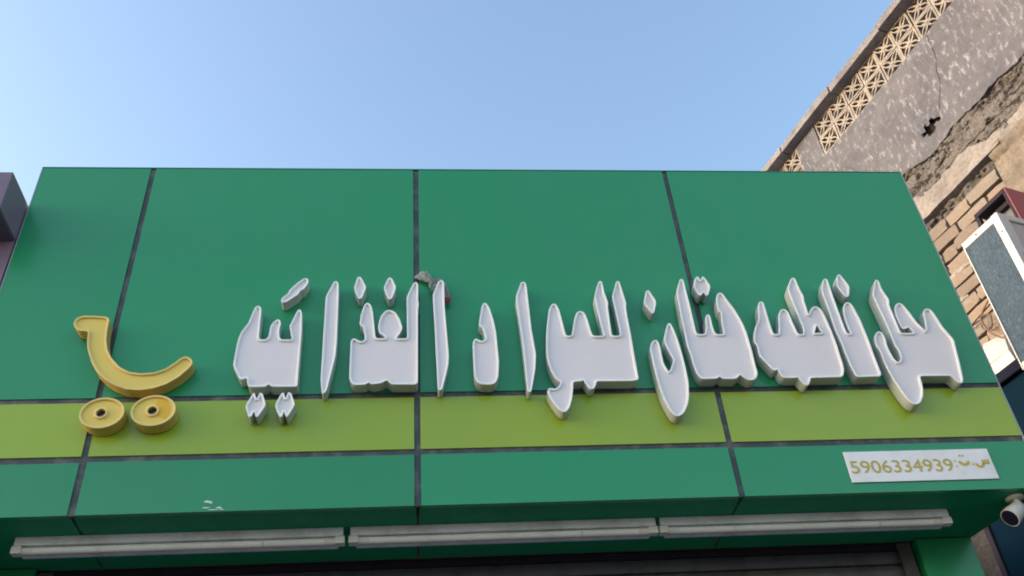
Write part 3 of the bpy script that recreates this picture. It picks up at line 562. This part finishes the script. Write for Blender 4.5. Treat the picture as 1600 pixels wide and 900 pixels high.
# ---------------------------------------------------------------- security camera
cc = tag(empty('security_camera', (2.345, 0.075, ZB)), 'white bullet security camera with dark lens under fascia right end', 'security camera')
link('mount_base', tube_me([(0, 0, -0.001), (0, 0, -0.009), (0, 0, -0.012)], [0.035, 0.035, 0.028], 24), 'cctv', cc)
link('stem', tube_me(curve([(0, 0, -0.011), (0.008, 0.0, -0.03), (0.02, 0.0, -0.046)], 8), 0.012, 12), 'cctv', cc)
ax = Vector((-0.82, -0.1, -0.6)).normalized(); bk = Vector((0.014, 0.008, -0.038)); 
link('body', tube_me([bk + ax * t for t in (0.0, 0.006, 0.02, 0.075, 0.08)], [0.016, 0.026, 0.032, 0.035, 0.033], 24), 'cctv', cc)
link('hood', tube_me([bk + ax * t for t in (0.05, 0.084, 0.0845)], [0.0358, 0.0372, 0.034], 24), 'cctv', cc)
link('lens', tube_me([bk + ax * t for t in (0.081, 0.0855, 0.087)], [0.0335, 0.0335, 0.02], 24), 'lens', cc)

# ---------------------------------------------------------------- neighbour's cladding on the left
nb = tag(empty('neighbour_shop', (-3.2, 0.1, 0)), 'mauve clad neighbouring shop front with projecting cornice at left edge', 'shop')
P_(box('cornice', -4.7, XL - 0.012, -0.20, 0.09, 4.536, 4.752, 'mauve', nb, 0.003), nb)
P_(box('fascia_panel', -4.69, XL - 0.014, 0.0, 0.1, 3.25, 4.534, 'mauve', nb), nb)
P_(box('wall', -4.69, XL - 0.02, 0.105, 5.5, 0.0, 4.5, 'mauve', nb), nb)
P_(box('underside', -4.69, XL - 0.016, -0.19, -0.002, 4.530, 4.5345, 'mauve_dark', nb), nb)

# ---------------------------------------------------------------- old building on the right
WALL_LOC = (3.94, 0.0, 0.0); WALL_RZ = R(107)
old = tag(empty('old_building', WALL_LOC, WALL_RZ), 'weathered old building with flower breeze-block parapet, peeling plaster and bare brickwork', 'building')
def nz(x, y, s=0.0, sc=1.0): return noise.noise(Vector((x * sc, y * sc, s)))
def fr(x, y, s, sc, oct=5): return noise.fractal(Vector((x * sc, y * sc, s)), 0.9, 2.1, oct)
def grid(name, s0, s1, zlo, zhi, ns, nzr, yf, mat, hole=None, back=-0.088):
    vs, fs = [], []
    for a in range(ns + 1):
        s = s0 + (s1 - s0) * a / ns; lo, hi = zlo(s), zhi(s)
        for b in range(nzr + 1):
            z = lo + (hi - lo) * b / nzr; vs.append((s, yf(s, z), z))
    H = nzr + 1
    for a in range(ns):
        for b in range(nzr):
            i = a * H + b
            if hole and hole((vs[i][0] + vs[i + H + 1][0]) / 2, (vs[i][2] + vs[i + H + 1][2]) / 2): continue
            fs.append((i, i + H, i + H + 1, i + 1))
    bound = [a * H for a in range(ns + 1)], [a * H + nzr for a in range(ns + 1)]
    for line in bound:
        base = len(vs)
        for i in line: vs.append((vs[i][0], back, vs[i][2]))
        for k in range(ns): fs.append((line[k], line[k + 1], base + k + 1, base + k))
    me = bpy.data.meshes.new(name); me.from_pydata(vs, [], fs); me.update()
    for p in me.polygons: p.use_smooth = True
    me.set_sharp_from_angle(angle=R(45))
    return link(name, me, mat, old)
# load-bearing core behind everything
box('core_wall', -3.0, 6.0, -0.40, -0.09, 0.0, 7.60, 'core', old)
# grey plaster
z_edge = lambda s: 6.40 + 0.05 * fr(s, 0.3, 1.0, 2.2) + 0.025 * fr(s, 3, 2, 9)
def hole_f(s, z):
    d = ((s - 1.10 + 0.35 * (z - 6.545)) / 0.10) ** 2 + ((z - 6.555) / 0.07) ** 2
    return d + 0.9 * fr(s, z, 7, 16) < 0.75 and not (s > 1.085 and z > 6.575 and s < 1.12)
grid('plaster_coat', -2.5, 3.4, z_edge, lambda s: 7.235, 520, 78,
     lambda s, z: 0.006 + 0.012 * fr(s, z, 4, 3) + 0.004 * fr(s, z, 9, 22), 'plaster', hole_f)
grid('hole_lining', 0.9, 1.32, lambda s: 6.42, lambda s: 6.70, 60, 40, lambda s, z: -0.045 + 0.03 * fr(s, z, 33, 9) + 0.01 * fr(s, z, 3, 30), 'brown')
# plaster piers between and above the breeze blocks
PIERS = [(2.045, 2.30)]
for a, b in PIERS:
    box('parapet_pier', a, b, -0.089, 0.004, 7.238, 7.599, 'plaster', old)
# breeze blocks: square cement blocks with a pierced flower
def breeze_mesh(size=0.194, th=0.06):
    h = size / 2; outer = [(-h, -h), (h, -h), (h, h), (-h, h)]; holes = []
    for q in range(4):
        a = R(45 + 90 * q); ca, sa = math.cos(a), math.sin(a)
        lens = []
        r0, r1, wd = 0.02, 0.112, 0.0145
        for i in range(6): t = i / 6; lens.append((r0 + (r1 - r0) * t, wd * math.sin(math.pi * t) * 0.98))
        for i in range(6): t = 1 - i / 6; lens.append((r0 + (r1 - r0) * t, -wd * math.sin(math.pi * t) * 0.98))
        holes.append([(x * ca - y * sa, x * sa + y * ca) for x, y in lens])
        b = R(90 * q); cb, sb = math.cos(b), math.sin(b)
        tri = [(0.030, 0.0), (0.050, -0.013), (0.068, -0.034), (0.082, -0.058), (0.082, 0.058), (0.068, 0.034), (0.050, 0.013)]
        holes.append([(x * cb - y * sb, x * sb + y * cb) for x, y in tri])
    vs, fs = [], []
    loops = [outer] + holes
    for yy, flip in ((0.0, 0), (-th, 1)):
        base = len(vs); pl_ = [[Vector((x, z, 0)) for x, z in L] for L in loops]
        for L in loops: vs += [(x, yy, z) for x, z in L]
        if not flip: fs += [tuple(i + base for i in t_) for t_ in tessellate_polygon(pl_)]
    n1 = len(vs) // 2; k = 0
    for L in loops:
        m = len(L)
        for i in range(m): fs.append((k + i, k + (i + 1) % m, n1 + k + (i + 1) % m, n1 + k + i))
        k += m
    # a raised centre boss
    b0 = len(vs); rr = 0.011
    vs += [(rr * math.cos(R(45 * i)), 0.005, rr * math.sin(R(45 * i))) for i in range(8)] + [(rr * 1.3 * math.cos(R(45 * i)), 0.0, rr * 1.3 * math.sin(R(45 * i))) for i in range(8)]
    fs.append(tuple(b0 + i for i in range(8)))
    for i in range(8): fs.append((b0 + i, b0 + (i + 1) % 8, b0 + 8 + (i + 1) % 8, b0 + 8 + i))
    return mesh('breeze_block', vs, fs)
bmes = []
for q_ in range(5):
    me = breeze_mesh()
    for v in me.vertices:
        v.co += Vector((0.0035 * noise.noise(v.co * 25 + Vector((q_ * 5, 0, 0))), 0.004 * noise.noise(v.co * 18 + Vector((0, q_ * 5, 0))), 0.0035 * noise.noise(v.co * 25 + Vector((0, 3, q_ * 5)))))
    bmes.append(me)
rb = random.Random(11)
def blocks(s_start, step, n):
    for k in range(n):
        for row in range(2):
            o = link('breeze_block', rb.choice(bmes), 'breeze', old)
            o.location = (s_start + step * (k + 0.5) + rb.uniform(-0.003, 0.003), -0.006 + rb.uniform(-0.004, 0.004), 7.238 + 0.0925 + row * 0.187)
            o.rotation_euler = (rb.uniform(-0.02, 0.02), rb.uniform(-0.015, 0.015), rb.uniform(-0.02, 0.02))
            o.scale = (step / 0.2 if step > 0 else -step / 0.2, 1, 0.955)
blocks(2.043, -0.1985, 16)
blocks(2.302, 0.1985, 6)
# mortar behind block joints (thin web so that joints read as filled)
# coping slabs
sc = -1.4
while sc < 3.6:
    ln = rb.uniform(0.5, 0.75)
    me = box_me(sc, sc + ln - 0.008, -0.36, 0.088, 7.602, 7.678, 0.008, 2, 'coping_slab')
    for v in me.vertices:
        v.co.y += 0.014 * fr(v.co.x, v.co.z, 3, 3) * (1 if v.co.y > 0 else 0); v.co.z += 0.01 * fr(v.co.x, 1, 5, 2.5)
    o = link('coping_slab', me, 'coping', old); o.location = (0, rb.uniform(-0.008, 0.008), rb.uniform(-0.002, 0.004))
    sc += ln
# rubble band where the plaster has fallen
def rub(s, z):
    f = fr(s, z, 12, 6); r_ = 1 - abs(noise.noise(Vector((s * 5, z * 22, 3)))) * 2
    c_ = max(0.0, 0.12 - abs(noise.noise(Vector((s * 1.8, z * 12, 8))) + 0.3 * noise.noise(Vector((s * 19, z * 34, 2))) + 0.15 * noise.noise(Vector((s * 50, z * 70, 5))))) / 0.12
    return -0.008 + 0.010 * f + 0.003 * r_ + 0.008 * fr(s, z, 20, 55, 4) - 0.03 * c_
z_pale = lambda s: 6.17 + 0.05 * fr(s, 5, 3, 3) + 0.012 * fr(s, 7, 2, 14) - 0.09 * max(0, min(1, (0.95 - s) / 0.3))
grid('rubble_band', -0.9, 2.7, lambda s: z_pale(s) - 0.03, lambda s: z_edge(s) + 0.02, 640, 60, rub, 'rubble')
# loose stones sitting in the rubble band
stones = []
for k in range(14):
    bm = bmesh.new(); bmesh.ops.create_icosphere(bm, subdivisions=2, radius=1)
    for v in bm.verts:
        v.co *= 1 + 0.35 * noise.noise(v.co * 1.3 + Vector((k * 7, 0, 0)))
    me = bpy.data.meshes.new('stone'); bm.to_mesh(me); bm.free(); stones.append(me)
for k in range(110):
    s = rb.uniform(-0.3, 2.3); z = z_pale(s) + rb.random() ** 0.8 * (z_edge(s) - z_pale(s))
    o = link('stone', stones[k % 14], rb.choice(['rubble', 'rubble', 'brown', 'core']), old)
    q = rb.uniform(0.008, 0.024)
    o.location = (s, rub(s, z) - 0.1 * q, z); o.scale = (q * rb.uniform(0.9, 1.9), q * 0.8, q * rb.uniform(0.6, 1.0)); o.rotation_euler = (rb.uniform(0, 6), rb.uniform(-0.4, 0.4), 0)
# pale smooth render strip and its thin ledge
z_ledge = lambda s: 5.985 + 0.006 * fr(s, 2, 1, 2) - 0.012 * (s - 1.2)
grid('pale_render', 0.0, 3.2, lambda s: z_ledge(s) + 0.012, z_pale, 260, 26, lambda s, z: 0.0 + 0.012 * fr(s, z, 6, 4) + 0.003 * fr(s, z, 2, 25), 'pale')
grid('ledge', 0.72, 3.2, lambda s: z_ledge(s) - 0.006, lambda s: z_ledge(s) + 0.01, 160, 4, lambda s, z: 0.016 + 0.004 * fr(s, z, 8, 9), 'pale')
# dark crumbling bed joint above the bricks
grid('crumbled_joint', 0.80, 3.0, lambda s: 5.885, lambda s: z_ledge(s) - 0.004, 200, 12, lambda s, z: -0.045 + 0.03 * fr(s, z, 14, 14), 'rubble')
for k in range(40):
    s = rb.uniform(0.82, 2.0); o = link('stone', stones[k % 14], rb.choice(['rubble', 'brown', 'mortar']), old); q = rb.uniform(0.008, 0.02)
    o.location = (s, -0.03, rb.uniform(5.9, 5.965)); o.scale = (q * 1.5, q * 0.9, q * 0.8); o.rotation_euler = (rb.uniform(0, 6), 0, 0)
# tan render on the near part
grid('tan_render', -2.5, 0.83, lambda s: 4.66, lambda s: z_ledge(s) + 0.02 + 0.03 * fr(s, 4, 4, 5), 240, 90,
     lambda s, z: 0.004 + 0.022 * fr(s, z, 16, 3.5) + 0.006 * fr(s, z, 2, 18) - 0.02 * max(0, 1 - abs(z - 5.93 - 0.03 * fr(s, 1, 1, 4)) / 0.02), 'tan')
# bricks, one by one
brick_me = []
for k in range(8):
    bm = bmesh.new(); bmesh.ops.create_cube(bm, size=1)
    bmesh.ops.subdivide_edges(bm, edges=bm.edges[:], cuts=2, use_grid_fill=True)
    for v in bm.verts:
        q = Vector((v.co.x * 0.26, v.co.y * 0.1, v.co.z * 0.1))
        ed = sum(1 for c_ in (v.co.x, v.co.y, v.co.z) if abs(c_) > 0.49)
        sh = 1 - 0.07 * max(0, ed - 1)
        v.co = Vector((v.co.x * (1 - 0.02 * max(0, ed - 1)), v.co.y * sh, v.co.z * sh))
        v.co += Vector((0.04 * noise.noise(q * 22 + Vector((k * 9, 0, 0))), 0.16 * noise.noise(q * 20 + Vector((0, k * 9, 0))), 0.13 * noise.noise(q * 18 + Vector((0, 0, k * 9)))))
    me = bpy.data.meshes.new('brick'); bm.to_mesh(me); bm.free()
    for p in me.polygons: p.use_smooth = True
    me.set_sharp_from_angle(angle=R(50)); brick_me.append(me)
z = 5.885; c_i = 0
while z > 4.66:
    hgt = rb.uniform(0.092, 0.112); s = 0.835 if c_i % 2 == 0 else 0.835; first = True
    while s < 2.75:
        ln = rb.uniform(0.2, 0.3)
        if first: ln = 0.15 if c_i % 2 else 0.27; first = False
        if rb.random() < 0.15: ln *= 0.6
        o = link('brick', rb.choice(brick_me), 'brick', old)
        o.location = (s + ln / 2, -0.045 + rb.uniform(-0.012, 0.012), z - hgt / 2 + rb.uniform(-0.004, 0.004))
        o.scale = (ln - rb.uniform(0.004, 0.014), 0.09, hgt - rb.uniform(0.005, 0.014))
        o.rotation_euler = (rb.uniform(-0.04, 0.04), rb.uniform(-0.03, 0.03), rb.uniform(-0.03, 0.03))
        s += ln
    if c_i in (3, 5, 6):
        grid('mortar_smear', 0.9 + 0.1 * c_i, 1.35 + 0.12 * c_i, lambda s_, z_=z, h_=hgt: z_ - h_ - 0.016 + 0.012 * fr(s_, z_, 3, 8), lambda s_, z_=z, h_=hgt: z_ - h_ + 0.012 + 0.014 * fr(s_, z_, 6, 8), 60, 5, lambda s_, z_: -0.002 + 0.014 * fr(s_, z_, 5, 12), 'mortar')
    z -= hgt; c_i += 1
# brown lower wall
grid('brown_render', -2.5, 4.5, lambda s: 0.0, lambda s: 4.652 + 0.01 * fr(s, 2, 2, 5), 240, 220, lambda s, z: 0.0 + 0.03 * fr(s, z, 30, 2.4) + 0.008 * fr(s, z, 5, 14), 'brown')
# cracks in the grey plaster
def crack(pts, w, seed):
    c_ = curve([(a, 0, b) for a, b in pts], 40); vs, fs = [], []
    for i, p in enumerate(c_):
        jx = 0.008 * noise.noise(Vector((i * 0.6, seed, 0))); ww = w * (0.5 + abs(noise.noise(Vector((i * 0.4, seed, 4)))) * 1.4)
        y = 0.010 + 0.012 * fr(p.x, p.z, 4, 3) + 0.004 * fr(p.x, p.z, 9, 22)
        vs += [(p.x + jx - ww, y, p.z), (p.x + jx + ww, y, p.z), (p.x + jx, y + 0.0012, p.z)]
    for i in range(len(c_) - 1):
        a = 3 * i; fs += [(a, a + 2, a + 5, a + 3), (a + 2, a + 1, a + 4, a + 5)]
    link('crack', mesh('crack', vs, fs), 'crack', old)
crack([(0.789, 7.216), (0.797, 7.125), (0.811, 6.994), (0.857, 6.905), (0.87, 6.793), (0.928, 6.69), (0.975, 6.606), (1.023, 6.569)], 0.0028, 1.0)
crack([(1.9, 6.95), (1.82, 6.85), (1.8, 6.72), (1.72, 6.62)], 0.0018, 3.0)

# ---------------------------------------------------------------- things fixed to the old wall
def on_wall(o, s, off, z):
    o.location = Matrix.Rotation(WALL_RZ, 3, 'Z') @ Vector((s, off, z)) + Vector(WALL_LOC); o.rotation_euler = (0, 0, WALL_RZ); return o
# outdoor air conditioner; local x along wall (away), y out of wall, z up
ac = tag(on_wall(empty('air_conditioner'), 0.77, 0.28, 4.255), 'white framed air conditioner unit with blue-grey coil face on the old wall', 'air conditioner')
HX, HY, HZ = 0.141, 0.27, 0.885
box('casing', -HX + 0.012, HX - 0.012, -HY + 0.012, HY - 0.02, 0.012, HZ - 0.012, 'ac_panel', ac)
box('coil', -HX + 0.04, HX - 0.006, HY - 0.0195, HY - 0.008, 0.03, HZ - 0.035, 'coil', ac)
for x0, x1 in ((-HX, -HX + 0.045), (HX - 0.008, HX)):
    box('corner_post', x0, x1, HY - 0.03, HY, 0.0, HZ, 'ac_white', ac, 0.004, 2)
box('top_rail', -HX + 0.0455, HX - 0.0085, HY - 0.03, HY - 0.001, HZ - 0.045, HZ - 0.001, 'ac_white', ac, 0.003)
box('bottom_rail', -HX + 0.0455, HX - 0.0085, HY - 0.03, HY - 0.001, 0.001, 0.04, 'ac_white', ac, 0.003)
box('side_post', -HX, -HX + 0.03, HY - 0.075, HY - 0.0305, 0.001, HZ - 0.001, 'ac_white', ac, 0.003)
box('side_rail', -HX, -HX + 0.03, -HY, HY - 0.0755, HZ - 0.04, HZ - 0.001, 'ac_white', ac, 0.003)
box('side_rail', -HX, -HX + 0.03, -HY, HY - 0.0755, 0.001, 0.04, 'ac_white', ac, 0.003)
box('top_cover', -HX + 0.002, HX - 0.002, -HY, HY - 0.031, HZ - 0.0115, HZ + 0.004, 'ac_white', ac, 0.003)
# rounded dark handle recess on the end panel
hp = rounded([(-0.14, HZ - 0.42), (0.10, HZ - 0.42), (0.13, HZ - 0.16), (-0.14, HZ - 0.10)][::1], 0.05)
vs = [(-HX + 0.0105, y, z_) for y, z_ in hp] + [(-HX + 0.0112, y * 0.97, z_) for y, z_ in hp]
link('handle_recess', mesh('handle_recess', vs, [tuple(range(len(hp)))] + [(i, (i + 1) % len(hp), len(hp) + (i + 1) % len(hp), len(hp) + i) for i in range(len(hp))]), 'ac_recess', ac)
for p_, d_ in (((0.03, HY, HZ - 0.022), (0, 1, 0)), ((-HX + 0.02, HY, HZ - 0.13), (0, 1, 0)), ((-HX + 0.02, HY, 0.3), (0, 1, 0)), ((-HX, HY - 0.05, HZ - 0.3), (-1, 0, 0))):
    link('screw', tube_me([Vector(p_) - Vector(d_) * 0.002, Vector(p_) + Vector(d_) * 0.002], 0.0055, 10), 'blackcable', ac)
for x_ in (-0.1, 0.1):
    box('bracket_arm', x_ - 0.015, x_ + 0.015, -HY - 0.05, HY - 0.05, -0.035, -0.001, 'rail', ac)

# red projecting sign box with open dark frame
rs = tag(on_wall(empty('sign_box'), 0.797, 0.15, 4.95), 'red sign box with dark open frame behind the air conditioner', 'sign')
hx, hz = 0.125, 0.50
box('red_face', -hx - 0.006, -hx, -0.16, 0.15, 0.0, hz, 'red', rs, 0.001)
box('frame_bar', -hx + 0.0005, hx, 0.12, 0.15, hz - 0.03, hz - 0.0005, 'frame_dark', rs, 0.002)
box('frame_bar', -hx + 0.0005, hx, 0.12, 0.15, 0.0005, 0.03, 'frame_dark', rs, 0.002)
box('frame_bar', -hx + 0.0005, -hx + 0.022, 0.1205, 0.1495, 0.031, hz - 0.031, 'frame_dark', rs, 0.002)
box('frame_bar', hx - 0.024, hx - 0.0005, 0.1205, 0.1495, 0.031, hz - 0.031, 'frame_dark', rs, 0.002)
box('back_panel', -hx + 0.023, hx - 0.07, 0.06, 0.066, 0.03, hz - 0.035, 'grey_sheet', rs)
box('frame_bar', -hx + 0.023, hx - 0.025, 0.07, 0.1, hz - 0.075, hz - 0.045, 'frame_dark', rs, 0.002)
box('frame_bar', -hx + 0.0005, hx - 0.0005, -0.16, 0.1195, hz - 0.012, hz - 0.001, 'frame_dark', rs)

# teal metal shutter door with navy head
td = tag(on_wall(empty('metal_door'), 0.7, 0.05, 0.0), 'tall dark teal metal door leaf with navy head below the air conditioner', 'door')
box('leaf', -1.6, 1.165, -0.03, 0.03, 0.0, 4.545, 'teal', td, 0.003)
box('head', -1.6, 1.18, -0.04, 0.07, 4.548, 4.615, 'navy', td, 0.004)
box('stile', 1.168, 1.205, -0.045, 0.045, 0.0, 4.545, 'frame_dark', td, 0.003)
for k in range(6): box('rib', -1.2 + 0.42 * k, -1.18 + 0.42 * k, 0.0303, 0.042, 0.02, 4.53, 'teal', td, 0.002)

# white box on the door head
wb = tag(on_wall(empty('meter_box'), 1.33, 0.05, 4.617), 'white battered box with slanted top under a loop of brown cable', 'box')
vs = [(-0.10, -0.05, 0.0), (0.115, -0.05, 0.0), (0.115, 0.05, 0.0), (-0.10, 0.05, 0.0),
      (-0.09, -0.05, 0.11), (0.115, -0.05, 0.12), (0.115, 0.055, 0.105), (-0.09, 0.055, 0.085),
      (-0.06, -0.05, 0.255), (0.105, -0.05, 0.285), (0.10, -0.02, 0.275), (-0.055, -0.02, 0.235)]
link('case', mesh('case', vs, [(0, 1, 2, 3), (3, 2, 6, 7), (0, 3, 7, 4), (1, 2, 6, 5), (7, 6, 10, 11), (4, 7, 11, 8), (5, 6, 10, 9), (8, 9, 10, 11), (0, 1, 5, 4), (4, 5, 9, 8)]), 'whitebox', wb)
box('lid_seam', -0.094, 0.112, 0.0515, 0.058, 0.082, 0.089, 'ac_panel', wb)
cb = tag(on_wall(empty('cable_loop'), 1.25, 0.02, 4.8), 'thin brown cable looping down the brickwork onto white box', 'cable')
link('cable', tube_me(curve([(0.0, 0.03, 0.30), (0.09, 0.02, 0.26), (0.13, 0.02, 0.18), (0.07, 0.03, 0.13), (0.03, 0.04, 0.2), (0.09, 0.05, 0.22), (0.07, 0.06, 0.1), (0.0, 0.08, 0.0), (-0.06, 0.08, -0.03), (-0.12, 0.06, 0.0)], 60), 0.006, 7), 'cable', cb)
cb2 = tag(on_wall(empty('wall_cable'), 1.3, 0.02, 5.07), 'thin black cable strung straight across brickwork above the white box', 'cable')
link('cable', tube_me(curve([(0.6, 0.01, -0.09), (0.2, 0.012, -0.03), (-0.2, 0.012, 0.04), (-0.6, 0.01, 0.09)], 20), 0.0045, 6), 'blackcable', cb2)
